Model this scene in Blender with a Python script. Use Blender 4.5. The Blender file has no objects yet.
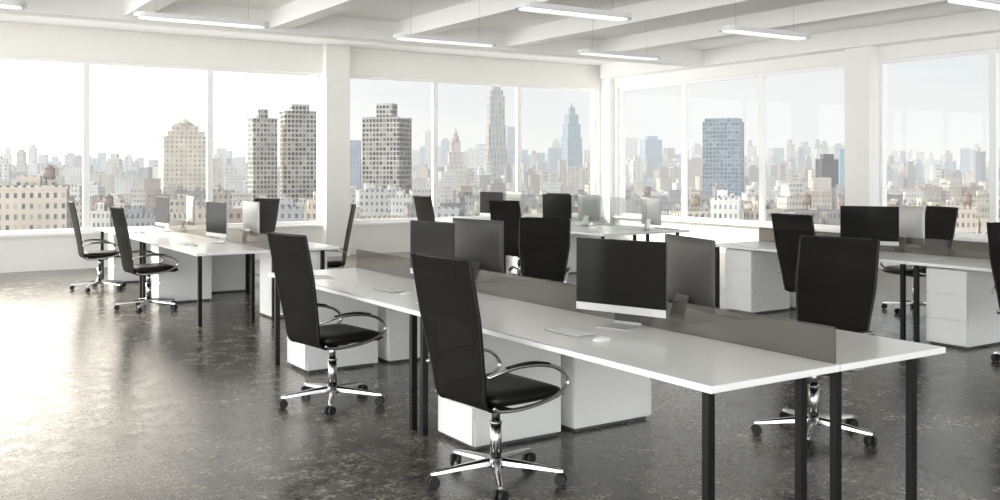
import bpy, bmesh, math, random
from mathutils import Vector, Matrix
random.seed(7)
scene=bpy.context.scene
COL=scene.collection

# ------------------------------------------------------------------ materials
def nmat(name):
    m=bpy.data.materials.new(name); m.use_nodes=True
    nt=m.node_tree; b=nt.nodes['Principled BSDF']
    return m,nt,b
def pmat(name,col,rough=.5,metal=0.,spec=.5,noise=0.,nscale=8.,bump=0.,coat=0.):
    m,nt,b=nmat(name)
    b.inputs['Base Color'].default_value=(*col,1)
    b.inputs['Roughness'].default_value=rough
    b.inputs['Metallic'].default_value=metal
    b.inputs['Specular IOR Level'].default_value=spec
    b.inputs['Coat Weight'].default_value=coat
    tc=nt.nodes.new('ShaderNodeTexCoord')
    n=nt.nodes.new('ShaderNodeTexNoise'); n.inputs['Scale'].default_value=nscale; n.inputs['Detail'].default_value=4
    nt.links.new(tc.outputs['Object'],n.inputs['Vector'])
    if noise>0:
        r=nt.nodes.new('ShaderNodeValToRGB')
        r.color_ramp.elements[0].position=.3; r.color_ramp.elements[1].position=.7
        r.color_ramp.elements[0].color=(*[c*(1-noise) for c in col],1)
        r.color_ramp.elements[1].color=(*[min(1,c*(1+noise)) for c in col],1)
        nt.links.new(n.outputs['Fac'],r.inputs['Fac']); nt.links.new(r.outputs['Color'],b.inputs['Base Color'])
    if bump>0:
        bp=nt.nodes.new('ShaderNodeBump'); bp.inputs['Strength'].default_value=bump; bp.inputs['Distance'].default_value=.01
        nt.links.new(n.outputs['Fac'],bp.inputs['Height']); nt.links.new(bp.outputs['Normal'],b.inputs['Normal'])
    return m

M_wall=pmat('white_plaster',(.86,.85,.825),.75,noise=.01,nscale=2)
M_ceil=pmat('white_ceiling_paint',(.83,.825,.81),.8,noise=.01,nscale=2)
M_frame=pmat('white_window_frame',(.88,.88,.88),.45,noise=.01)
M_desk=pmat('white_laminate',(.90,.90,.89),.22,noise=.01,nscale=3)
M_white=pmat('white_lacquer',(.88,.877,.865),.38,noise=.01)
M_lamp=pmat('white_lamp_housing',(.80,.80,.80),.45,noise=.01)
M_gap=pmat('shadow_gap_grey',(.10,.10,.10),.7,noise=.05)
M_black=pmat('black_powder_coat',(.008,.008,.008),.4,noise=.1,spec=.2)
M_chrome=pmat('satin_chrome',(.58,.58,.585),.18,metal=1.,noise=.02)
M_alu=pmat('shaded_aluminium',(.085,.083,.081),.5,metal=0.,spec=.22,noise=.03,nscale=20)  # darker copy of the silver housing, shade put into the colour
M_alu2=pmat('pale_silver_aluminium',(.55,.55,.55),.4,metal=.15,spec=.4,noise=.03,nscale=20)
M_chin=pmat('light_aluminium_chin',(.60,.60,.60),.35,metal=.2,noise=.02,nscale=20)
M_screen=pmat('black_screen_glass',(.016,.0155,.015),.14,spec=.08,noise=.02)
M_leather=pmat('black_leather',(.008,.0075,.007),.38,noise=.15,nscale=60,bump=.15,spec=.3)
M_plastic=pmat('black_plastic',(.007,.007,.007),.4,noise=.1,spec=.3)
M_rubber=pmat('dark_rubber',(.012,.012,.012),.6,noise=.1)
M_key=pmat('keyboard_white',(.82,.82,.82),.45,noise=.02)
M_kbase=pmat('keyboard_aluminium',(.50,.50,.50),.4,metal=.1,noise=.02)
M_cable=pmat('grey_cable',(.45,.45,.45),.4,noise=.02)
M_paper=pmat('white_paper',(.90,.90,.88),.7,noise=.02)

def mesh_fabric():
    m,nt,b=nmat('black_mesh_fabric')
    tc=nt.nodes.new('ShaderNodeTexCoord')
    ch=nt.nodes.new('ShaderNodeTexChecker'); ch.inputs['Scale'].default_value=260
    ch.inputs['Color1'].default_value=(.005,.0047,.0042,1); ch.inputs['Color2'].default_value=(.019,.018,.016,1)
    nt.links.new(tc.outputs['Object'],ch.inputs['Vector'])
    nt.links.new(ch.outputs['Color'],b.inputs['Base Color'])
    b.inputs['Roughness'].default_value=.85
    b.inputs['Specular IOR Level'].default_value=.10
    tr=nt.nodes.new('ShaderNodeBsdfTransparent'); mx=nt.nodes.new('ShaderNodeMixShader'); mx.inputs[0].default_value=.08
    nt.links.new(b.outputs[0],mx.inputs[1]); nt.links.new(tr.outputs[0],mx.inputs[2]); nt.links.new(mx.outputs[0],nt.nodes['Material Output'].inputs['Surface'])
    return m
M_fabric=mesh_fabric()

def divider_mat(name='smoked_acrylic',f=.56,tint=(.70,.68,.65)):
    m,nt,b=nmat(name)
    b.inputs['Roughness'].default_value=.10
    tc=nt.nodes.new('ShaderNodeTexCoord'); n=nt.nodes.new('ShaderNodeTexNoise'); n.inputs['Scale'].default_value=3
    nt.links.new(tc.outputs['Object'],n.inputs['Vector'])
    r=nt.nodes.new('ShaderNodeValToRGB'); r.color_ramp.elements[0].color=(.10,.094,.085,1); r.color_ramp.elements[1].color=(.125,.118,.108,1)
    nt.links.new(n.outputs['Fac'],r.inputs['Fac']); nt.links.new(r.outputs['Color'],b.inputs['Base Color'])
    t=nt.nodes.new('ShaderNodeBsdfTransparent'); t.inputs['Color'].default_value=(*tint,1)
    mx=nt.nodes.new('ShaderNodeMixShader'); mx.inputs[0].default_value=f
    nt.links.new(b.outputs[0],mx.inputs[1]); nt.links.new(t.outputs[0],mx.inputs[2])
    nt.links.new(mx.outputs[0],nt.nodes['Material Output'].inputs['Surface'])
    return m
M_div=divider_mat()
M_div2=divider_mat('clear_tinted_glass',.88,(.90,.92,.915))
def glass_mat():
    m,nt,b=nmat('clear_window_glass')
    t=nt.nodes.new('ShaderNodeBsdfTransparent'); t.inputs['Color'].default_value=(.98,.99,.99,1)
    g=nt.nodes.new('ShaderNodeBsdfGlossy'); g.inputs['Roughness'].default_value=.02
    mx=nt.nodes.new('ShaderNodeMixShader'); mx.inputs[0].default_value=.015
    nt.links.new(t.outputs[0],mx.inputs[1]); nt.links.new(g.outputs[0],mx.inputs[2])
    nt.links.new(mx.outputs[0],nt.nodes['Material Output'].inputs['Surface'])
    return m
M_glass=glass_mat()
def floor_mat():
    m,nt,b=nmat('polished_concrete')
    tc=nt.nodes.new('ShaderNodeTexCoord')
    def noise(s,d=6,r=.6,dist=0.):
        n=nt.nodes.new('ShaderNodeTexNoise'); n.inputs['Scale'].default_value=s; n.inputs['Detail'].default_value=d
        n.inputs['Roughness'].default_value=r; n.inputs['Distortion'].default_value=dist
        nt.links.new(tc.outputs['Object'],n.inputs['Vector']); return n
    def ramp(src,stops):
        r=nt.nodes.new('ShaderNodeValToRGB'); e=r.color_ramp.elements
        while len(e)<len(stops): e.new(.5)
        for el,(p,c) in zip(e,stops): el.position=p; el.color=(*c,1)
        nt.links.new(src,r.inputs['Fac']); return r
    n1=noise(.8,5,.6,.3); n2=noise(6.5,8,.72,0.); n3=noise(32,6,.75)
    r1=ramp(n1.outputs['Fac'],[(.34,(.060,.057,.050)),(.5,(.115,.110,.099)),(.66,(.195,.187,.170))])
    r2=ramp(n2.outputs['Fac'],[(.36,(.38,.38,.38)),(.50,(.9,.9,.9)),(.64,(1.9,1.87,1.79))])
    mul=nt.nodes.new('ShaderNodeMix'); mul.data_type='RGBA'; mul.blend_type='MULTIPLY'; mul.inputs[0].default_value=1
    nt.links.new(r1.outputs['Color'],mul.inputs[6]); nt.links.new(r2.outputs['Color'],mul.inputs[7])
    r3=ramp(n3.outputs['Fac'],[(.40,(.50,.50,.50)),(.62,(1.65,1.63,1.58))])
    add=nt.nodes.new('ShaderNodeMix'); add.data_type='RGBA'; add.blend_type='MULTIPLY'; add.inputs[0].default_value=1
    nt.links.new(mul.outputs[2],add.inputs[6]); nt.links.new(r3.outputs['Color'],add.inputs[7])
    nt.links.new(add.outputs[2],b.inputs['Base Color'])
    # polish varies: wear makes some spots duller
    mixn=nt.nodes.new('ShaderNodeMath'); mixn.operation='MULTIPLY_ADD'; nt.links.new(n3.outputs['Fac'],mixn.inputs[0]); mixn.inputs[1].default_value=.5
    hf=nt.nodes.new('ShaderNodeMath'); hf.operation='MULTIPLY'; nt.links.new(n2.outputs['Fac'],hf.inputs[0]); hf.inputs[1].default_value=.5; nt.links.new(hf.outputs[0],mixn.inputs[2])
    rr=ramp(mixn.outputs[0],[(.38,(.10,.10,.10)),(.62,(.34,.34,.34))])
    nt.links.new(rr.outputs['Color'],b.inputs['Roughness'])
    rs=ramp(mixn.outputs[0],[(.40,(1.,1.,1.)),(.60,(.45,.45,.45))])
    nt.links.new(rs.outputs['Color'],b.inputs['Specular IOR Level'])
    bp=nt.nodes.new('ShaderNodeBump'); bp.inputs['Strength'].default_value=.11; bp.inputs['Distance'].default_value=.015
    nt.links.new(mixn.outputs[0],bp.inputs['Height']); nt.links.new(bp.outputs['Normal'],b.inputs['Normal'])
    return m
M_floor=floor_mat()
def emit_mat(name,col,s):
    m,nt,b=nmat(name)
    b.inputs['Base Color'].default_value=(.9,.9,.9,1)
    b.inputs['Emission Color'].default_value=(*col,1); b.inputs['Emission Strength'].default_value=s
    return m
M_diff=emit_mat('luminous_diffuser',(1,.99,.97),.8)

# ------------------------------------------------------------------ mesh helpers
def finish(bm,name,mat,parent=None,smooth=False,mods=()):
    bmesh.ops.recalc_face_normals(bm,faces=bm.faces)
    me=bpy.data.meshes.new(name); bm.to_mesh(me); bm.free()
    if smooth:
        for p in me.polygons: p.use_smooth=True
    me.materials.append(mat)
    o=bpy.data.objects.new(name,me); COL.objects.link(o)
    if parent is not None: o.parent=parent
    return o
def add_box(bm,a,b,mi=0,M=None):
    vs=[]
    for z in (a[2],b[2]):
        for y in (a[1],b[1]):
            for x in (a[0],b[0]):
                p=Vector((x,y,z)); vs.append(bm.verts.new(M@p if M else p))
    for f in ((0,1,3,2),(4,5,7,6),(0,1,5,4),(2,3,7,6),(0,2,6,4),(1,3,7,5)):
        fc=bm.faces.new([vs[i] for i in f]); fc.material_index=mi
def boxes(name,bl,mat,parent=None,bevel=0.,seg=2):
    bm=bmesh.new()
    for a,b in bl: add_box(bm,a,b)
    if bevel>0: bmesh.ops.bevel(bm,geom=list(bm.edges),offset=bevel,segments=seg,affect='EDGES',profile=.5)
    return finish(bm,name,mat,parent)
def add_cyl(bm,p0,p1,r0,r1=None,seg=16,cap=True):
    r1=r0 if r1 is None else r1
    p0=Vector(p0);p1=Vector(p1);d=(p1-p0).normalized()
    q=Vector((0,0,1)).rotation_difference(d)
    ring=[]
    for p,r in ((p0,r0),(p1,r1)):
        ring.append([bm.verts.new(p+q@Vector((math.cos(2*math.pi*i/seg)*r,math.sin(2*math.pi*i/seg)*r,0))) for i in range(seg)])
    for i in range(seg):
        j=(i+1)%seg; f=bm.faces.new((ring[0][i],ring[0][j],ring[1][j],ring[1][i])); f.smooth=True
    if cap: bm.faces.new(ring[0]); bm.faces.new(ring[1])
def add_tube(bm,pts,rx,rz=None,seg=10,closed=False):
    rz=rx if rz is None else rz
    n=len(pts); pts=[Vector(p) for p in pts]; rings=[]
    for i,p in enumerate(pts):
        if closed: t=pts[(i+1)%n]-pts[i-1]
        else: t=pts[min(i+1,n-1)]-pts[max(i-1,0)]
        t.normalize(); s=Vector((0,1,0))
        if abs(t.dot(s))>.95: s=Vector((1,0,0))
        nn=t.cross(s).normalized(); s=nn.cross(t).normalized()
        rings.append([bm.verts.new(p+s*math.cos(2*math.pi*k/seg)*rx+nn*math.sin(2*math.pi*k/seg)*rz) for k in range(seg)])
    m=n if closed else n-1
    for i in range(m):
        a=rings[i];b=rings[(i+1)%n]
        for k in range(seg):
            l=(k+1)%seg; f=bm.faces.new((a[k],a[l],b[l],b[k])); f.smooth=True
    if not closed: bm.faces.new(rings[0]); bm.faces.new(rings[-1])
def catmull(P,n=6,closed=False):
    out=[];N=len(P)
    R=range(N if closed else N-1)
    for i in R:
        g=lambda k: Vector(P[k%N]) if closed else Vector(P[max(0,min(N-1,k))])
        a,b,c,d=g(i-1),g(i),g(i+1),g(i+2)
        for k in range(n):
            t=k/n
            out.append(.5*((2*b)+(c-a)*t+(2*a-5*b+4*c-d)*t*t+(3*b-a-3*c+d)*t**3))
    if not closed: out.append(Vector(P[-1]))
    return out
def empty(name,loc=(0,0,0),rot=0.):
    e=bpy.data.objects.new(name,None); e.empty_display_size=.2; e.location=loc; e.rotation_euler=(0,0,rot); COL.objects.link(e); return e
def tag(o,label,cat,group=None):
    o['label']=label; o['category']=cat
    if group: o['group']=group
def struct(o): o['kind']='structure'; return o
def clone(root,loc,rot):
    def rec(o,par):
        c=o.copy(); COL.objects.link(c)
        if par is not None: c.parent=par
        for ch in o.children: rec(ch,c)
        return c
    r=rec(root,None); r.location=loc; r.rotation_euler=(0,0,rot); return r

# ------------------------------------------------------------------ camera frame
YAW=math.radians(33.05)
FW=Vector((math.sin(YAW),math.cos(YAW),0)); RT=Vector((math.cos(YAW),-math.sin(YAW),0))
cam=bpy.data.cameras.new('camera'); co=bpy.data.objects.new('camera',cam); COL.objects.link(co)
co.location=(0,0,1.6); co.rotation_euler=(math.radians(90),0,-YAW)
cam.sensor_width=36; cam.lens=35.14; cam.shift_y=-.081; cam.clip_end=8000; cam.clip_start=.05
scene.camera=co

# ------------------------------------------------------------------ room shell
YN=16.8; XE=13.7; X0=-6.; Y0=-5.; ZS=.585; ZT=3.35; ZC=3.87; ZB=3.57
struct(boxes('floor',[((X0,Y0,-.25),(XE+.25,YN+.25,0))],M_floor))
struct(boxes('ceiling',[((X0,Y0,ZC),(XE+.25,YN+.25,ZC+.2))],M_ceil))
struct(boxes('wall_north',[((X0,YN,0),(XE+.25,YN+.25,ZS)),((X0,YN,ZT),(XE+.25,YN+.25,ZC)),
     ((7.03,YN,ZS),(7.56,YN+.25,ZT)),((13.5,YN,ZS),(XE+.25,YN+.25,ZT))],M_wall))
struct(boxes('wall_east',[((XE,Y0,0),(XE+.25,YN,ZS)),((XE,Y0,ZT),(XE+.25,YN,ZC)),
     ((XE,9.89,ZS),(XE+.25,10.42,ZT)),((XE,16.4,ZS),(XE+.25,YN,ZT)),((XE,1.3,ZS),(XE+.25,1.85,ZT))],M_wall))
t=0
def trim(bl,mat=M_wall,bevel=0):
    global t
    t+=1; return struct(boxes('trim_%d'%t,bl,mat,bevel=bevel))
trim([((7.03,YN-.2,0),(7.5,YN,ZC))]); trim([((XE-.2,9.89,0),(XE,10.36,ZC))])
trim([((XE-.12,16.5,0),(XE,YN,ZC))])
trim([((X0,YN-.06,ZS-.04),(7.03,YN,ZS)),((7.5,YN-.06,ZS-.04),(XE-.12,YN,ZS))],M_frame)
trim([((XE-.06,Y0,ZS-.04),(XE,9.89,ZS)),((XE-.06,10.36,ZS-.04),(XE,16.5,ZS))],M_frame)
for yb in (13.65,6.0,-1.6): trim([((X0,yb-.16,ZB),(XE-.3,yb+.16,ZC))],M_ceil)
trim([((XE-.3,Y0,ZB),(XE,YN-.2,ZC))],M_ceil)
for k in range(9):
    xb=-3+2*k
    if xb>12: continue
    segs=[(Y0,-1.76),(-1.44,5.84),(6.16,13.49)]
    trim([((xb-.13,a,ZB+.05),(xb+.13,b,ZC)) for a,b in segs],M_ceil)
wn=0
def window(axis,a,b):
    global wn
    wn+=1; w=.05; dp=(.06,.13)
    bm=bmesh.new()
    def bx(l0,l1,z0,z1,d0=dp[0],d1=dp[1]):
        if axis=='N': add_box(bm,(l0,YN+d0,z0),(l1,YN+d1,z1))
        else: add_box(bm,(XE+d0,l0,z0),(XE+d1,l1,z1))
    bx(a,a+w,ZS,ZT); bx(b-w,b,ZS,ZT); bx(a+w,b-w,ZS,ZS+.06); bx(a+w,b-w,ZT-.05,ZT)
    o=struct(finish(bm,'window_%d'%wn,M_frame))
    bm=bmesh.new(); z0,z1=ZS+.06,ZT-.05
    if axis=='N': vs=[(a+w,YN+.11,z0),(b-w,YN+.11,z0),(b-w,YN+.11,z1),(a+w,YN+.11,z1)]
    else: vs=[(XE+.11,a+w,z0),(XE+.11,b-w,z0),(XE+.11,b-w,z1),(XE+.11,a+w,z1)]
    bm.faces.new([bm.verts.new(v) for v in vs])
    finish(bm,'glass_pane',M_glass,o)
for a,b in ((-6,-3),(-3,-1),(-1,1),(1,3),(3,5),(5,7.03),(7.56,9.45),(9.45,11.45),(11.45,13.5)): window('N',a,b)
for a,b in ((14.4,16.4),(12.38,14.4),(10.42,12.38),(8.0,9.89),(5.95,8.0),(3.9,5.95),(1.85,3.9),(-1,1.3),(-5,-1)): window('E',a,b)

# ------------------------------------------------------------------ office chair (faces +X)
def build_chair():
    r=empty('office_chair')
    bm=bmesh.new(); add_cyl(bm,(0,0,.075),(0,0,.13),.05,.036,20)
    for k in range(5):
        a=2*math.pi*k/5+.35; c,s=math.cos(a),math.sin(a); pr=[]
        for rad,hw,z0,z1 in ((.03,.026,.085,.120),(.17,.020,.078,.106),(.325,.014,.067,.086),(.352,.010,.067,.080)):
            pr.append([bm.verts.new((c*rad-s*w,s*rad+c*w,z)) for w,z in ((-hw,z0),(hw,z0),(hw*.8,(z0+z1)/2+.004),(hw*.35,z1),(-hw*.35,z1),(-hw*.8,(z0+z1)/2+.004))])
        for i in range(3):
            for j in range(6):
                bm.faces.new((pr[i][j],pr[i][(j+1)%6],pr[i+1][(j+1)%6],pr[i+1][j]))
        bm.faces.new(pr[0]); bm.faces.new(pr[-1])
    base=finish(bm,'star_base',M_chrome,r)
    for k in range(5):
        a=2*math.pi*k/5+.35; ca=Vector((math.cos(a)*.338,math.sin(a)*.338,0))
        bm=bmesh.new(); tdir=Vector((-math.sin(a),math.cos(a),0))
        if k%2: tdir=Vector((math.cos(a+.8),math.sin(a+.8),0))
        h=Vector((0,0,.030))
        add_cyl(bm,ca+h+tdir*.009,ca+h+tdir*.028,.030,.028,18); add_cyl(bm,ca+h-tdir*.028,ca+h-tdir*.009,.028,.030,18)
        add_cyl(bm,ca+h-tdir*.012,ca+h+tdir*.012,.012,.012,10)
        add_cyl(bm,ca+Vector((0,0,.03)),ca+Vector((0,0,.07)),.008,.008,10)
        finish(bm,'caster',M_rubber,base)
    bm=bmesh.new(); add_cyl(bm,(0,0,.12),(0,0,.30),.030,.030,20); add_cyl(bm,(0,0,.30),(0,0,.41),.022,.022,20); add_cyl(bm,(0,0,.295),(0,0,.305),.033,.033,20)
    finish(bm,'gas_column',M_chrome,r)
    boxes('tilt_mechanism',[((-.11,-.07,.395),(.10,.07,.435))],M_plastic,r,.012)
    bm=bmesh.new(); nx,ny=14,14; top=[];bot=[]
    def shp(i,j):
        u=-1+2*i/nx; v=-1+2*j/ny
        x=.255*u*math.sqrt(max(0,1-.20*v*v)) ; y=.262*v*math.sqrt(max(0,1-.16*u*u))
        e=max(abs(u),abs(v)); rim=max(0,1-e**6)
        drop=-.03*max(0,u-.4)**2/.36
        return x+.045,y,rim,drop-.010*(1-v*v)*(1-u*u)
    for i in range(nx+1):
        ta=[];ba=[]
        for j in range(ny+1):
            x,y,rim,dr=shp(i,j); ta.append(bm.verts.new((x,y,.473+.036*rim**.5+dr))); ba.append(bm.verts.new((x*.98,y*.98,.461-.032*rim**.5+dr*.6)))
        top.append(ta);bot.append(ba)
    for i in range(nx):
        for j in range(ny):
            bm.faces.new((top[i][j],top[i+1][j],top[i+1][j+1],top[i][j+1])); bm.faces.new((bot[i][j],bot[i][j+1],bot[i+1][j+1],bot[i+1][j]))
    for i in range(nx):
        for J in (0,ny): bm.faces.new((top[i][J],top[i+1][J],bot[i+1][J],bot[i][J]))
    for j in range(ny):
        for I in (0,nx): bm.faces.new((top[I][j],top[I][j+1],bot[I][j+1],bot[I][j]))
    finish(bm,'seat',M_leather,r,True)
    prof=catmull([(-.06,0,.412),(-.15,0,.414),(-.205,0,.430),(-.232,0,.48),(-.250,0,.58),(-.280,0,.75),(-.312,0,.92),(-.342,0,1.07),(-.362,0,1.165)],3)
    N=len(prof); nt_=12
    def hw(i):
        z=prof[i].z
        w=.200+.053*min(1,max(0,(z-.41)/.45))
        return w
    def surf(i,v,off):
        p=prof[i]; t=(prof[min(i+1,N-1)]-prof[max(i-1,0)]).normalized(); n=Vector((t.z,0,-t.x))
        cur=.010*v*v*min(1,max(0,(p.z-.42)/.15))
        return p+n*(off+cur)+Vector((0,v*hw(i),0))
    def panel(name,vr,off0,off1,mat,par):
        bm=bmesh.new(); F=[];B=[]
        for i in range(N):
            F.append([bm.verts.new(surf(i,-vr+2*vr*k/nt_,off1)) for k in range(nt_+1)])
            B.append([bm.verts.new(surf(i,-vr+2*vr*k/nt_,off0)) for k in range(nt_+1)])
        n=len(F)
        for i in range(n-1):
            for k in range(nt_):
                bm.faces.new((F[i][k],F[i][k+1],F[i+1][k+1],F[i+1][k])); bm.faces.new((B[i][k],B[i+1][k],B[i+1][k+1],B[i][k+1]))
            for k in (0,nt_): bm.faces.new((F[i][k],F[i+1][k],B[i+1][k],B[i][k]))
        for i in (0,n-1):
            for k in range(nt_): bm.faces.new((F[i][k],F[i][k+1],B[i][k+1],B[i][k]))
        return finish(bm,name,mat,par,False)
    back=panel('backrest',.97,-.005,.005,M_fabric,r)
    bm=bmesh.new()
    loop=[surf(i,-1,0) for i in range(N)]+[surf(N-1,-1+2*k/8,0)+Vector((0,0,.002)) for k in range(1,8)]+[surf(i,1,0) for i in range(N-1,-1,-1)]
    add_tube(bm,loop,.008,.008,8); finish(bm,'backrest_frame',M_plastic,back,True)
    for s in (-1,1):
        y=s*.280
        pts=catmull([(-.248,y*.92,.600),(-.17,y,.624),(-.05,y,.636),(.09,y,.626),(.195,y,.588),(.245,y,.528),(.205,y,.478),(.10,y*.99,.445),(-.04,y*.95,.425),(-.16,y*.88,.425),(-.20,y*.86,.445)],5)
        bm=bmesh.new(); add_tube(bm,pts,.013,.010,10)
        arm=finish(bm,'armrest',M_chrome,r,True)
        pp=catmull([(-.15,y,.639),(-.05,y,.649),(.04,y,.646),(.12,y,.630)],4)
        bm=bmesh.new(); add_tube(bm,pp,.015,.005,10); finish(bm,'arm_pad',M_plastic,arm,True)
    return r
proto=build_chair()
CHAIR_LABEL="black high-back swivel chair with chrome arms at white desk"
first=True
def chair(x,y,deg,label=CHAIR_LABEL):
    global first
    if first: o=proto; o.location=(x,y,0); o.rotation_euler=(0,0,math.radians(deg)); first=False
    else: o=clone(proto,(x,y,0),math.radians(deg))
    tag(o,label,'chair','swivel chairs at the desks'); return o
for x,y,a in ((2.72,4.22,5),(2.68,6.22,8),(2.72,11.55,3),(2.62,13.80,-2),
              (4.77,3.88,194),(4.66,11.05,160),(4.58,13.6,205),
              (7.68,6.20,-4),(7.93,4.22,6),(9.90,6.65,162),
              (7.60,11.2,20),(7.80,13.75,4),(9.85,13.7,195)):
    chair(x,y,a)
o=chair(5.72,8.05,226,"black swivel chair set low, pushed away from white desk"); o.scale=(1,1.04,.93)

# ------------------------------------------------------------------ desks
def build_table(L=2.5,W=.775):
    r=empty('office_desk')
    boxes('tabletop',[((0,.004,.72),(W,L-.004,.75))],M_desk,r,.003,1)
    for lx in (.05,.60):
        for ly in (.07,L-.07): boxes('leg',[((lx-.019,ly-.019,0),(lx+.019,ly+.019,.72))],M_black,r,.002,1)
    return r
dproto=build_table(); dfirst=True
def build_drawers():
    r=empty('drawer_unit')
    boxes('cabinet_body',[((.012,0,.02),(.62,.40,.70))],M_white,r,.003,1)
    boxes('plinth',[((.03,.02,0),(.60,.38,.02))],M_gap,r)
    for z0,z1 in ((.028,.242),(.257,.468),(.483,.695)):
        boxes('drawer',[((-.006,.004,z0),(.0115,.396,z1))],M_white,r,.002,1)
    return r
pproto=build_drawers(); pfirst=True
def table(x,y,label):
    global dfirst
    if dfirst: o=dproto; o.location=(x,y,0); dfirst=False
    else: o=clone(dproto,(x,y,0),0)
    tag(o,label,'desk','white bench desks')
def drawers(x,y,rot=0):
    global pfirst
    if pfirst: o=pproto; o.location=(x,y,0); o.rotation_euler=(0,0,rot); pfirst=False
    else: o=clone(pproto,(x,y,0),rot)
    tag(o,'white three-drawer pedestal standing under a white desk','drawer unit','drawer pedestals under the desks')

def build_monitor(M_h):
    r=empty('computer_monitor'); W=.285; z0=.075; z1=.47
    bm=bmesh.new(); n=12; m=10; F=[];B=[]
    for i in range(n+1):
        fa=[];ba=[]
        for j in range(m+1):
            u=-1+2*i/n; v=-1+2*j/m; y=u*W; z=z0+(z1-z0)*(v+1)/2
            bulge=.034*(1-abs(u)**2.5)*(1-abs(v)**2.5)
            fa.append(bm.verts.new((.006,y,z))); ba.append(bm.verts.new((-.004-bulge,y,z)))
        F.append(fa);B.append(ba)
    for i in range(n):
        for j in range(m):
            bm.faces.new((F[i][j],F[i+1][j],F[i+1][j+1],F[i][j+1])); f=bm.faces.new((B[i][j],B[i][j+1],B[i+1][j+1],B[i+1][j])); f.smooth=True
        for J in (0,m): bm.faces.new((F[i][J],F[i+1][J],B[i+1][J],B[i][J]))
    for j in range(m):
        for I in (0,n): bm.faces.new((F[I][j],F[I][j+1],B[I][j+1],B[I][j]))
    finish(bm,'housing',M_h,r)
    boxes('screen',[((.0062,-W+.002,z0+.042),(.0095,W-.002,z1-.002))],M_screen,r,.001,1)
    boxes('chin',[((.0062,-W+.001,z0+.001),(.0093,W-.001,z0+.0415))],M_chin,r,.001,1)
    def plate(name,prof,hws,mat,par):
        bm=bmesh.new(); rows=[]
        P=[Vector((x,0,z)) for x,z in prof]; n=len(P)
        for i,p in enumerate(P):
            t=(P[min(i+1,n-1)]-P[max(i-1,0)]).normalized(); nn=Vector((-t.z,0,t.x))*.0027
            h=hws[i]; rows.append([bm.verts.new(p+nn+Vector((0,-h,0))),bm.verts.new(p+nn+Vector((0,h,0))),bm.verts.new(p-nn+Vector((0,h,0))),bm.verts.new(p-nn+Vector((0,-h,0)))])
        for i in range(n-1):
            for k in range(4): bm.faces.new((rows[i][k],rows[i][(k+1)%4],rows[i+1][(k+1)%4],rows[i+1][k]))
        bm.faces.new(rows[0]); bm.faces.new(rows[-1])
        return finish(bm,name,mat,par)
    st=plate('stand',[(-.075,.020),(-.068,.008),(-.050,.0030),(.02,.0030),(.085,.0030)],[.085,.088,.092,.098,.098],M_chin,r)
    plate('stand_neck',[(-.034,.150),(-.052,.095),(-.070,.040),(-.0755,.021)],[.072,.075,.080,.085],M_h,st)
    return r
mproto={0:build_monitor(M_alu),1:build_monitor(M_alu2)}; mfirst={0:True,1:True}
def monitor(x,y,deg,kind=0):
    if mfirst[kind]: o=mproto[kind]; o.location=(x,y,.7505); o.rotation_euler=(0,0,math.radians(deg)); mfirst[kind]=False
    else: o=clone(mproto[kind],(x,y,.7505),math.radians(deg))
    tag(o,'computer monitor with shade-toned back, black screen off, on white desk' if kind==0 else 'pale silver computer monitor with black screen on white desk','computer monitor','computers on the desks')
def build_keyboard():
    r=empty('keyboard')
    boxes('keyboard_base',[((-.062,-.145,0),(.062,.145,.008))],M_kbase,r,.003,1)
    bm=bmesh.new()
    for a in range(5):
        for b in range(13):
            x=-.054+a*.022; y=-.134+b*.0208
            add_box(bm,(x,y,.008),(x+.0175,y+.017,.011))
    finish(bm,'keys',M_key,r); return r
kproto=build_keyboard(); kfirst=True
def keyboard(x,y,deg):
    global kfirst
    if kfirst: o=kproto; o.location=(x,y,.7503); o.rotation_euler=(0,0,math.radians(deg)); kfirst=False
    else: o=clone(kproto,(x,y,.7503),math.radians(deg))
    tag(o,'slim white keyboard lying on a white desk','keyboard','keyboards on the desks')
bm=bmesh.new(); bmesh.ops.create_uvsphere(bm,u_segments=20,v_segments=12,radius=1)
for v in bm.verts:
    v.co.x*=.055; v.co.y*=.030; v.co.z=max(0,v.co.z)*.018+(.0 if v.co.z<=0 else .002)
mouse0=finish(bm,'computer_mouse',M_key,None,True); msf=True
def mouse(x,y,deg):
    global msf
    if msf: o=mouse0; msf=False
    else: o=mouse0.copy(); COL.objects.link(o)
    o.location=(x,y,.7503); o.rotation_euler=(0,0,math.radians(deg))
    tag(o,'small white computer mouse on a white desk','computer mouse','mice on the desks')

def cluster(x0,y0,near_ped=False,tall=False):
    L=2.5; W=.78
    for s in (0,1):
        for k in (0,1):
            table(x0+W*s,y0+L*k,'white bench desk with square black metal legs')
    d=boxes('desk_divider',[((x0+W-.009,y0+.03,.7503),(x0+W+.003,y0+2*L-.03,1.20 if tall else .91))],M_div2 if tall else M_div,None,.001,1)
    tag(d,'tall clear tinted glass screen along the joined white desks' if tall else 'low smoked translucent divider panel along the joined white desks','divider','desk dividers')
    for k in (0,1):
        drawers(x0+.12,y0+L*(k+1)-.52)
        if near_ped: drawers(x0+2*W-.10,y0+L*k+.14+.40,math.pi)
        else: drawers(x0+2*W-.10,y0+L*(k+1)-.12,math.pi)
C1=(2.77,2.74); C2=(2.80,9.9); C3=(8.05,3.0); C4=(8.08,9.95)
cluster(*C1); cluster(*C2,near_ped=True); cluster(*C3); cluster(*C4,tall=True)
def station(x,y,deg,kind):
    monitor(x,y,deg,kind); a=math.radians(180 if abs(deg-180)<60 else 0); c,s=math.cos(a),math.sin(a)
    kx,ky=x+c*.34,y+s*.34
    keyboard(kx,ky,math.degrees(a)); mouse(kx,ky+(-.26 if c<0 else .26),math.degrees(a))
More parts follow.
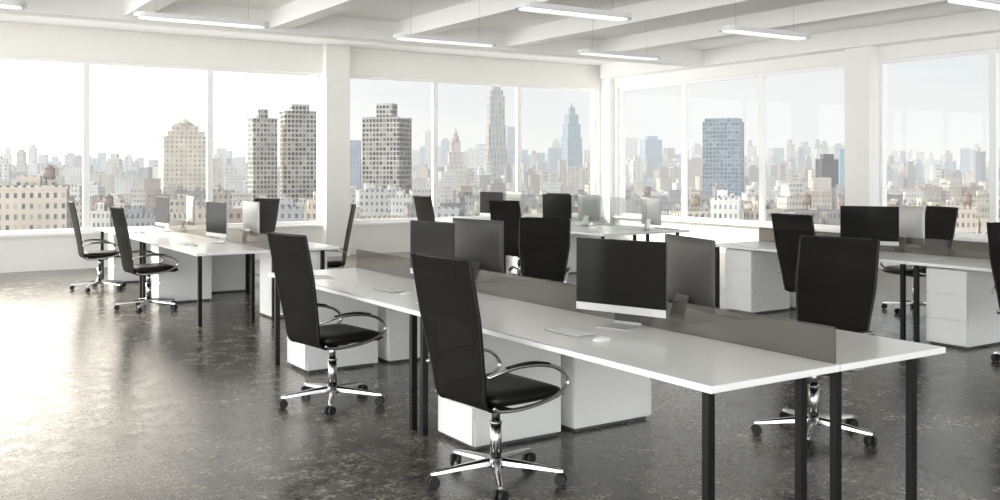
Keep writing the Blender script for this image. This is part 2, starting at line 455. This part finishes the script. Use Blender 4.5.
for x,y,a,kd in ((3.40,4.04,197,0),(3.86,4.0,-16,0),(3.42,6.15,184,0),(3.87,6.26,10,0),
              (3.38,11.15,186,1),(3.78,11.15,0,1),(3.40,13.65,184,1),(3.80,13.75,-6,1),
              (8.60,6.3,206,0),(9.06,6.2,-18,1),
              (8.66,11.75,192,0),(9.10,11.55,-5,1),(8.68,13.6,188,0),(9.14,13.6,-5,1),(9.18,10.25,-14,1)):
    station(x,y,a,kd)
for x,y,a in ((3.05,5.35,12),(2.98,7.2,-6)):
    o=boxes('paper_sheet',[((-.105,-.148,0),(.105,.148,.0012))],M_paper); o.location=(x,y,.7503); o.rotation_euler=(0,0,math.radians(a))
    tag(o,'loose white sheet of paper lying on a white desk','paper','papers on the desks')

# ------------------------------------------------------------------ pendant lamps
def build_lamp():
    r=empty('pendant_lamp')
    def capsule(name,L,W,z0,z1,mat,par):
        bm=bmesh.new(); pts=[]; n=8
        for k in range(n+1):
            a=-math.pi/2+math.pi*k/n; pts.append((L-W+math.cos(a)*W,math.sin(a)*W))
        for k in range(n+1):
            a=math.pi/2+math.pi*k/n; pts.append((-(L-W)+math.cos(a)*W,math.sin(a)*W))
        lo=[bm.verts.new((x,y,z0)) for x,y in pts]; hi=[bm.verts.new((x,y,z1)) for x,y in pts]
        bm.faces.new(lo); bm.faces.new(hi)
        for i in range(len(pts)): bm.faces.new((lo[i],lo[(i+1)%len(pts)],hi[(i+1)%len(pts)],hi[i]))
        return finish(bm,name,mat,par)
    capsule('lamp_housing',.73,.13,0,.05,M_lamp,r)
    capsule('diffuser',.685,.090,-.008,-.0003,M_diff,r)
    for sx in (-.5,.5):
        bm=bmesh.new(); add_cyl(bm,(sx,0,.05),(sx,0,ZC-3.2),.0022,.0022,6); finish(bm,'suspension_wire',M_cable,r)
    return r
lproto=build_lamp(); lf=True
def lamp(x,y):
    global lf
    if lf: o=lproto; o.location=(x,y,3.2); lf=False
    else: o=clone(lproto,(x,y,3.2),0)
    tag(o,'long slim white pendant light with rounded ends hung from ceiling','pendant lamp','linear pendant lights')
for x,y in ((.62,10.7),(3.1,10.7),(6.15,10.7),(9.0,10.7),(6.15,8.03),(9.0,8.03),(9.3,5.4)):
    lamp(x,y)

# ------------------------------------------------------------------ city
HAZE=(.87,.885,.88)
mats={}
def bmat(wall,win,haze,sx=3.2,sz=3.3,fx=.55,fz=.5,rough=.7):
    key=(wall,win,round(haze,2),sx,sz,fx,fz)
    if key in mats: return mats[key]
    m,nt,b=nmat('facade_%d'%len(mats)); N=nt.nodes; Lk=nt.links
    geo=N.new('ShaderNodeNewGeometry'); tc=N.new('ShaderNodeTexCoord'); sp=N.new('ShaderNodeSeparateXYZ'); Lk.new(tc.outputs['Object'],sp.inputs[0])
    def math_(op,a,bb=None,c=None):
        n=N.new('ShaderNodeMath'); n.operation=op
        for i,v in enumerate((a,bb,c)):
            if v is None: continue
            if isinstance(v,(int,float)): n.inputs[i].default_value=v
            else: Lk.new(v,n.inputs[i])
        return n.outputs[0]
    h=math_('ADD',sp.outputs['X'],sp.outputs['Y'])
    hx=math_('DIVIDE',math_('ADD',h,1000.),sx); hz=math_('DIVIDE',math_('ADD',sp.outputs['Z'],1000.),sz)
    wx=math_('LESS_THAN',math_('FRACT',hx),fx)
    wz=math_('LESS_THAN',math_('FRACT',hz),fz)
    w=math_('MULTIPLY',wx,wz)
    cb=N.new('ShaderNodeCombineXYZ'); Lk.new(math_('FLOOR',hx),cb.inputs[0]); Lk.new(math_('FLOOR',hz),cb.inputs[1])
    wn_=N.new('ShaderNodeTexWhiteNoise'); wn_.noise_dimensions='3D'; Lk.new(cb.outputs[0],wn_.inputs['Vector'])
    w=math_('MULTIPLY',w,math_('SUBTRACT',1.,math_('MULTIPLY',math_('POWER',wn_.outputs['Value'],2.5),.8)))
    sn=N.new('ShaderNodeSeparateXYZ'); Lk.new(geo.outputs['Normal'],sn.inputs[0])
    side=math_('LESS_THAN',math_('ABSOLUTE',sn.outputs['Z']),.5)
    w=math_('MULTIPLY',w,side)
    no=N.new('ShaderNodeTexNoise'); no.inputs['Scale'].default_value=.08; Lk.new(tc.outputs['Object'],no.inputs['Vector'])
    wc=N.new('ShaderNodeMix'); wc.data_type='RGBA'; Lk.new(no.outputs['Fac'],wc.inputs[0]); wc.inputs[6].default_value=(*[c*.6 for c in wall],1); wc.inputs[7].default_value=(*[min(1,c*1.35) for c in wall],1)
    mx=N.new('ShaderNodeMix'); mx.data_type='RGBA'; Lk.new(w,mx.inputs[0]); Lk.new(wc.outputs[2],mx.inputs[6]); mx.inputs[7].default_value=(*win,1)
    Lk.new(mx.outputs[2],b.inputs['Base Color']); b.inputs['Roughness'].default_value=rough
    b.inputs['Specular IOR Level'].default_value=.1
    em=N.new('ShaderNodeEmission'); em.inputs['Color'].default_value=(*HAZE,1); em.inputs['Strength'].default_value=.97  # aerial haze painted on: flat emission mixed over the facade
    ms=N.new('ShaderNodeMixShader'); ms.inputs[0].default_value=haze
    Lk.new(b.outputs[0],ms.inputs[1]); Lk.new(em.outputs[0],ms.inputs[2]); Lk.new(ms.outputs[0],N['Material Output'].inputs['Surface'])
    mats[key]=m; return m
GZ=-110.
BEIGE=(.27,.235,.195); TAN=(.22,.19,.16); BRICK=(.17,.13,.11); GREY=(.20,.20,.20); PALE=(.31,.30,.28); BLUE=(.145,.18,.21); TEAL=(.155,.20,.225)
WD=(.035,.038,.045); WB=(.10,.135,.17)
def zof(v,D): return 1.6+(169-v)*D/976.
def P(u,D): p=FW*D+RT*((u-500)/976.*D); return p
def footprint(u0,u1,D,yaw,k):
    full=(u1-u0)/976.*D; loc=yaw+math.atan((((u0+u1)/2)-500)/976.)+YAW; ratio=.7
    w=full/(abs(math.cos(loc))+ratio*abs(math.sin(loc)))*k
    return w,w*ratio,P((u0+u1)/2,D+w*ratio/2)
TAKEN=[]
def building(u0,u1,v,D,wall,win,haze,label,parts=(),spire=None,yaw=None,tank=False,pent=False,k=1.,**kw):
    """plot at bearing (u0..u1) and distance D metres; parts = setback tiers (shrink, top height)"""
    yaw=-YAW if yaw is None else yaw
    TAKEN.append((u0,u1,D))
    w,dep,c=footprint(u0,u1,D,yaw,k); m=bmat(wall,win,haze,**kw)
    bm=bmesh.new(); top=zof(v,D)
    add_box(bm,(-w/2,-dep/2,GZ),(w/2,dep/2,top))
    for sh,tv in parts:
        add_box(bm,(-w/2*sh,-dep/2*sh,top-.2),(w/2*sh,dep/2*sh,zof(tv,D)))
    add_box(bm,(-w/2-.2,-dep/2-.2,top-.4),(w/2+.2,-dep/2+.2,top+.7)); add_box(bm,(-w/2-.2,dep/2-.2,top-.4),(w/2+.2,dep/2+.2,top+.7))
    o=finish(bm,'building',m); o.location=(c.x,c.y,0); o.rotation_euler=(0,0,yaw)
    tag(o,label,'building','city buildings outside the windows')
    if pent:
        boxes('rooftop_block',[((-w*.25,-dep*.2,top),(w*.1,dep*.25,top+3.2)),((w*.2,-dep*.1,top),(w*.32,dep*.1,top+2.))],m,o)
    if tank:
        bm=bmesh.new(); tx=w*.22; add_cyl(bm,(tx,0,top+2.2),(tx,0,top+5.),1.5,1.5,12); add_cyl(bm,(tx,0,top+5.),(tx,0,top+6.2),1.6,.1,12)
        for a in range(4): add_cyl(bm,(tx+math.cos(a*1.57+.78)*1.1,math.sin(a*1.57+.78)*1.1,top),(tx+math.cos(a*1.57+.78)*1.1,math.sin(a*1.57+.78)*1.1,top+2.2),.15,.15,6)
        finish(bm,'water_tank',bmat((.12,.09,.07),(.12,.09,.07),haze),o)
    if spire:
        bm=bmesh.new(); tz=zof(parts[-1][1],D) if parts else top
        sh=parts[-1][0] if parts else 1
        sv,kind=spire
        if kind=='pyramid': add_cyl(bm,(0,0,tz),(0,0,zof(sv,D)),w*.45*sh,.2,8)
        else: add_cyl(bm,(0,0,tz),(0,0,zof(sv,D)),w*.07,.4,8)
        finish(bm,'spire',m,o)
    return o
FB=bmesh.new(); FM=[]
def far(u0,u1,v,D,wall,win,haze,yaw,top2=None,**kw):
    for a,b,d in TAKEN:
        if abs(d-D)<130 and u0<b+2 and u1>a-2: return
    w,dep,c=footprint(u0,u1,D,yaw,.97); m=bmat(wall,win,haze,**kw)
    if m not in FM: FM.append(m)
    mi=FM.index(m); M=Matrix.Translation((c.x,c.y,0))@Matrix.Rotation(yaw,4,'Z'); top=zof(v,D)
    add_box(FB,(-w/2,-dep/2,GZ),(w/2,dep/2,top),mi,M)
    if top2: add_box(FB,(-w*.3,-dep*.3,top-.1),(w*.3,dep*.3,zof(v-top2,D)),mi,M)
F=YAW
APT='low beige brick apartment block with rows of dark windows'
TOW='pale hazy high-rise tower above the city rooftops'
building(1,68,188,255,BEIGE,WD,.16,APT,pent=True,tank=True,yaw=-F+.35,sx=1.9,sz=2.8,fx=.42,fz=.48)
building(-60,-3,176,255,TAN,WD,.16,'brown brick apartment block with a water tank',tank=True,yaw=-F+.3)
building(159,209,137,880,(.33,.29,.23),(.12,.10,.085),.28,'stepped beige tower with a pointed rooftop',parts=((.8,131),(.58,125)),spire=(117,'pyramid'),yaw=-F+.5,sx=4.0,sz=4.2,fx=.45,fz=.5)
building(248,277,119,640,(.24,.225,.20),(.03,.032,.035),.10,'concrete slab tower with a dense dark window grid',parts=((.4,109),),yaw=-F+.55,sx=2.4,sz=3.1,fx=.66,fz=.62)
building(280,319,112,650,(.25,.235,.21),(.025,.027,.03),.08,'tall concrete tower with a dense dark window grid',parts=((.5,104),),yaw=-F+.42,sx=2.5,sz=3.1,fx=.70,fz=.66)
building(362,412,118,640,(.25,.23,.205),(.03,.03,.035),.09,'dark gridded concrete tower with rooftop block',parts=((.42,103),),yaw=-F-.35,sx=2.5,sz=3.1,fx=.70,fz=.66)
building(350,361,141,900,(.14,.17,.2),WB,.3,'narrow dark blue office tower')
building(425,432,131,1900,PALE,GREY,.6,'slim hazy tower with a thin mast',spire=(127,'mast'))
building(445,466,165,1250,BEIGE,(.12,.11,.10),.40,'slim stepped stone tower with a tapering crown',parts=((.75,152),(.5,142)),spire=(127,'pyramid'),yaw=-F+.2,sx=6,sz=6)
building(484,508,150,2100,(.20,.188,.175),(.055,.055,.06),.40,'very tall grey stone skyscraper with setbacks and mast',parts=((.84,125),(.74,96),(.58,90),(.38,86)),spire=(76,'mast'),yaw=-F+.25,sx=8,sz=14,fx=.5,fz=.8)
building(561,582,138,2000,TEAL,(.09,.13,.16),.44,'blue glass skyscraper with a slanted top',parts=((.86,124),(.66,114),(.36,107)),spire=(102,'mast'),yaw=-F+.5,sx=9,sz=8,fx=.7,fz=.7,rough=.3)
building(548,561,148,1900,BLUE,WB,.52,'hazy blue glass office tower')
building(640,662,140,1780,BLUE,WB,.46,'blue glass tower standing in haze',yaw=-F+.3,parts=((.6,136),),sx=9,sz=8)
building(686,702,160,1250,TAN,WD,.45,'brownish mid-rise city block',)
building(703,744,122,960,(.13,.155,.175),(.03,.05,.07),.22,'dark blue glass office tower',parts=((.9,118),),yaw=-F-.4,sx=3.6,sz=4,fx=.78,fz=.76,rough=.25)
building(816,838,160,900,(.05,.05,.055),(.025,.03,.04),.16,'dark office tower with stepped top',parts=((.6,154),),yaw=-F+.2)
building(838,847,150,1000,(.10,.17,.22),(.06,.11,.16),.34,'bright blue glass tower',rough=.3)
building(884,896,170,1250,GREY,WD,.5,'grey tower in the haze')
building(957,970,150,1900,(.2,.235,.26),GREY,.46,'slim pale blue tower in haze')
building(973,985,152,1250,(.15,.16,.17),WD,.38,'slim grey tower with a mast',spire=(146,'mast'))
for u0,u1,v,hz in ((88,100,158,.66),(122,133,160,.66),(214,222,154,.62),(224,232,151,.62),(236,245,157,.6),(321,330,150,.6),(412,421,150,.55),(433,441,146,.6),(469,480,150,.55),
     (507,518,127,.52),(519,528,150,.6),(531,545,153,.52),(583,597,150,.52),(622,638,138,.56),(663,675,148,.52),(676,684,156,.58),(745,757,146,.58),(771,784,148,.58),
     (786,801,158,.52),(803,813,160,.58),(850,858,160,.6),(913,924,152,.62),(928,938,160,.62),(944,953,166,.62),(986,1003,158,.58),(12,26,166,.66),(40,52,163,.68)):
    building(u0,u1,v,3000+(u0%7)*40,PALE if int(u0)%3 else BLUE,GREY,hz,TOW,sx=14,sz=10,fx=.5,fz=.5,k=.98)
rnd=random.Random(23)
cols=[BEIGE,TAN,PALE,BRICK,(.30,.275,.24),GREY,(.25,.22,.18),(.33,.32,.30),PALE,(.13,.125,.12)]
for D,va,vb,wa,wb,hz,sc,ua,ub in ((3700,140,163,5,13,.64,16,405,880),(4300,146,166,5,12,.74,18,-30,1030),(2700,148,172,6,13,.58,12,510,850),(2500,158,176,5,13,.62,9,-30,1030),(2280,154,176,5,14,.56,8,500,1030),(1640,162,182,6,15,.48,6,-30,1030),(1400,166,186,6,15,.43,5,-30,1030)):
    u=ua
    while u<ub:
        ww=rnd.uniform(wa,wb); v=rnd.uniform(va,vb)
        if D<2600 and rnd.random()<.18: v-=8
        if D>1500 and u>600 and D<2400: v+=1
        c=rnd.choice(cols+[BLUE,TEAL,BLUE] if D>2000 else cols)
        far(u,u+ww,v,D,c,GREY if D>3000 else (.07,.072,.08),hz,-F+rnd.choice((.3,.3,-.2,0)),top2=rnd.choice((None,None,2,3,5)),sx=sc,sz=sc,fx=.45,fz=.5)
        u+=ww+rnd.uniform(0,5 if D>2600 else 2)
rnd=random.Random(11)
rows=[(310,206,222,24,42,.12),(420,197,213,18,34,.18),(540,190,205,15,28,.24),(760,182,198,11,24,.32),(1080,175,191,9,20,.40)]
labs=['low beige masonry block among the city rooftops','hazy mid-rise building among the city rooftops','pale stone building among the city rooftops','brick tenement building among the city rooftops']
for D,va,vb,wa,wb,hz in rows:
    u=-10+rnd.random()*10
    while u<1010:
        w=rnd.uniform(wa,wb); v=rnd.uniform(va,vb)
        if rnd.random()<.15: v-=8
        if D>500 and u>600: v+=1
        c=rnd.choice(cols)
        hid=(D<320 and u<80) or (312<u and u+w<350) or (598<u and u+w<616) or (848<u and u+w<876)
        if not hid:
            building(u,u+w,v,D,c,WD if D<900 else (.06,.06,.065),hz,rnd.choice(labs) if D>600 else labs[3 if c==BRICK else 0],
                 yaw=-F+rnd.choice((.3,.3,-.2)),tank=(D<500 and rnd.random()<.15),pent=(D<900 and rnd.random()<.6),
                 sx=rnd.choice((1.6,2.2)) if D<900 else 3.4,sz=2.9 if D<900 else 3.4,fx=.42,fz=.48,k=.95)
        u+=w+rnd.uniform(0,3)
o=finish(FB,'distant_buildings',FM[0]); 
for m in FM[1:]: o.data.materials.append(m)
tag(o,'dense hazy mass of distant city blocks and towers','building'); o['kind']='stuff'
bm=bmesh.new(); gp=[FW*60-RT*120,FW*60+RT*120,FW*7000+RT*6500,FW*7000-RT*6500]  # ground only ahead; left out behind so bright sky reaches the ceiling
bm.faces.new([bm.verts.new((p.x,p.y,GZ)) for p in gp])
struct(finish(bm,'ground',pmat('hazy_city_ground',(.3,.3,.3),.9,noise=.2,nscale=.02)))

# ------------------------------------------------------------------ world + sun
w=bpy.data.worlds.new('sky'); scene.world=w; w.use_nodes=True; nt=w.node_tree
bg=nt.nodes['Background']; tc=nt.nodes.new('ShaderNodeTexCoord'); sp=nt.nodes.new('ShaderNodeSeparateXYZ')
nt.links.new(tc.outputs['Generated'],sp.inputs[0])
r=nt.nodes.new('ShaderNodeValToRGB'); e=r.color_ramp.elements
e[0].position=0.; e[0].color=(.91,.91,.89,1); e[1].position=1.; e[1].color=(.72,.77,.84,1)
x=e.new(.10); x.color=(.81,.84,.845,1); x=e.new(.25); x.color=(.80,.84,.86,1)
nt.links.new(sp.outputs['Z'],r.inputs['Fac'])
mp=nt.nodes.new('ShaderNodeMapping'); mp.inputs['Scale'].default_value=(1.5,1.5,7); nt.links.new(tc.outputs['Generated'],mp.inputs['Vector'])
n=nt.nodes.new('ShaderNodeTexNoise'); n.inputs['Scale'].default_value=2.2; n.inputs['Detail'].default_value=5; nt.links.new(mp.outputs['Vector'],n.inputs['Vector'])
cr=nt.nodes.new('ShaderNodeValToRGB'); cr.color_ramp.elements[0].position=.42; cr.color_ramp.elements[1].position=.68
nt.links.new(n.outputs['Fac'],cr.inputs['Fac'])
mx=nt.nodes.new('ShaderNodeMix'); mx.data_type='RGBA'; nt.links.new(cr.outputs['Color'],mx.inputs[0]); nt.links.new(r.outputs['Color'],mx.inputs[6]); mx.inputs[7].default_value=(.92,.92,.905,1)
def N_(op,a,b=None):
    n=nt.nodes.new('ShaderNodeMath'); n.operation=op
    for i,v in enumerate((a,b)):
        if v is None: continue
        if isinstance(v,(int,float)): n.inputs[i].default_value=v
        else: nt.links.new(v,n.inputs[i])
    return n.outputs[0]
def dot_(vec):
    d=nt.nodes.new('ShaderNodeVectorMath'); d.operation='DOT_PRODUCT'; nt.links.new(tc.outputs['Generated'],d.inputs[0]); d.inputs[1].default_value=vec; return d.outputs['Value']
mr=nt.nodes.new('ShaderNodeMapRange'); mr.inputs['From Min'].default_value=-.30; mr.inputs['From Max'].default_value=.7  # sky brightened behind and left of the camera, added to light the room
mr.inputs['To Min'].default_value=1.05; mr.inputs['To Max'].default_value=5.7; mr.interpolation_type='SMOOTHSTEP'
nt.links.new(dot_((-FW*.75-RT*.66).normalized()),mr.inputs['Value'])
# warm bright lobe added to the sky at left, apart from the sun, for floor glare
az=math.radians(-36); el=math.radians(14)
gd=(FW*math.cos(az)+RT*math.sin(az))*math.cos(el)+Vector((0,0,math.sin(el)))
glow=N_('MULTIPLY',N_('POWER',N_('MAXIMUM',dot_(gd),0.),34.),7.)
wf=N_('MINIMUM',N_('MULTIPLY',glow,.55),1.)
mw=nt.nodes.new('ShaderNodeMix'); mw.data_type='RGBA'; nt.links.new(wf,mw.inputs[0]); nt.links.new(mx.outputs[2],mw.inputs[6]); mw.inputs[7].default_value=(1.,.92,.80,1)
nt.links.new(mw.outputs[2],bg.inputs['Color'])
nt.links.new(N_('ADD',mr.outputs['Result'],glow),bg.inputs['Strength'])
sd=bpy.data.lights.new('sun','SUN'); sd.energy=9.; sd.angle=math.radians(14); sd.color=(1,.90,.76)
so=bpy.data.objects.new('sun',sd); COL.objects.link(so)
tosun=Vector((-.50,.80,.46)).normalized(); so.rotation_euler=tosun.to_track_quat('Z','Y').to_euler()
scene.view_settings.view_transform='Standard'
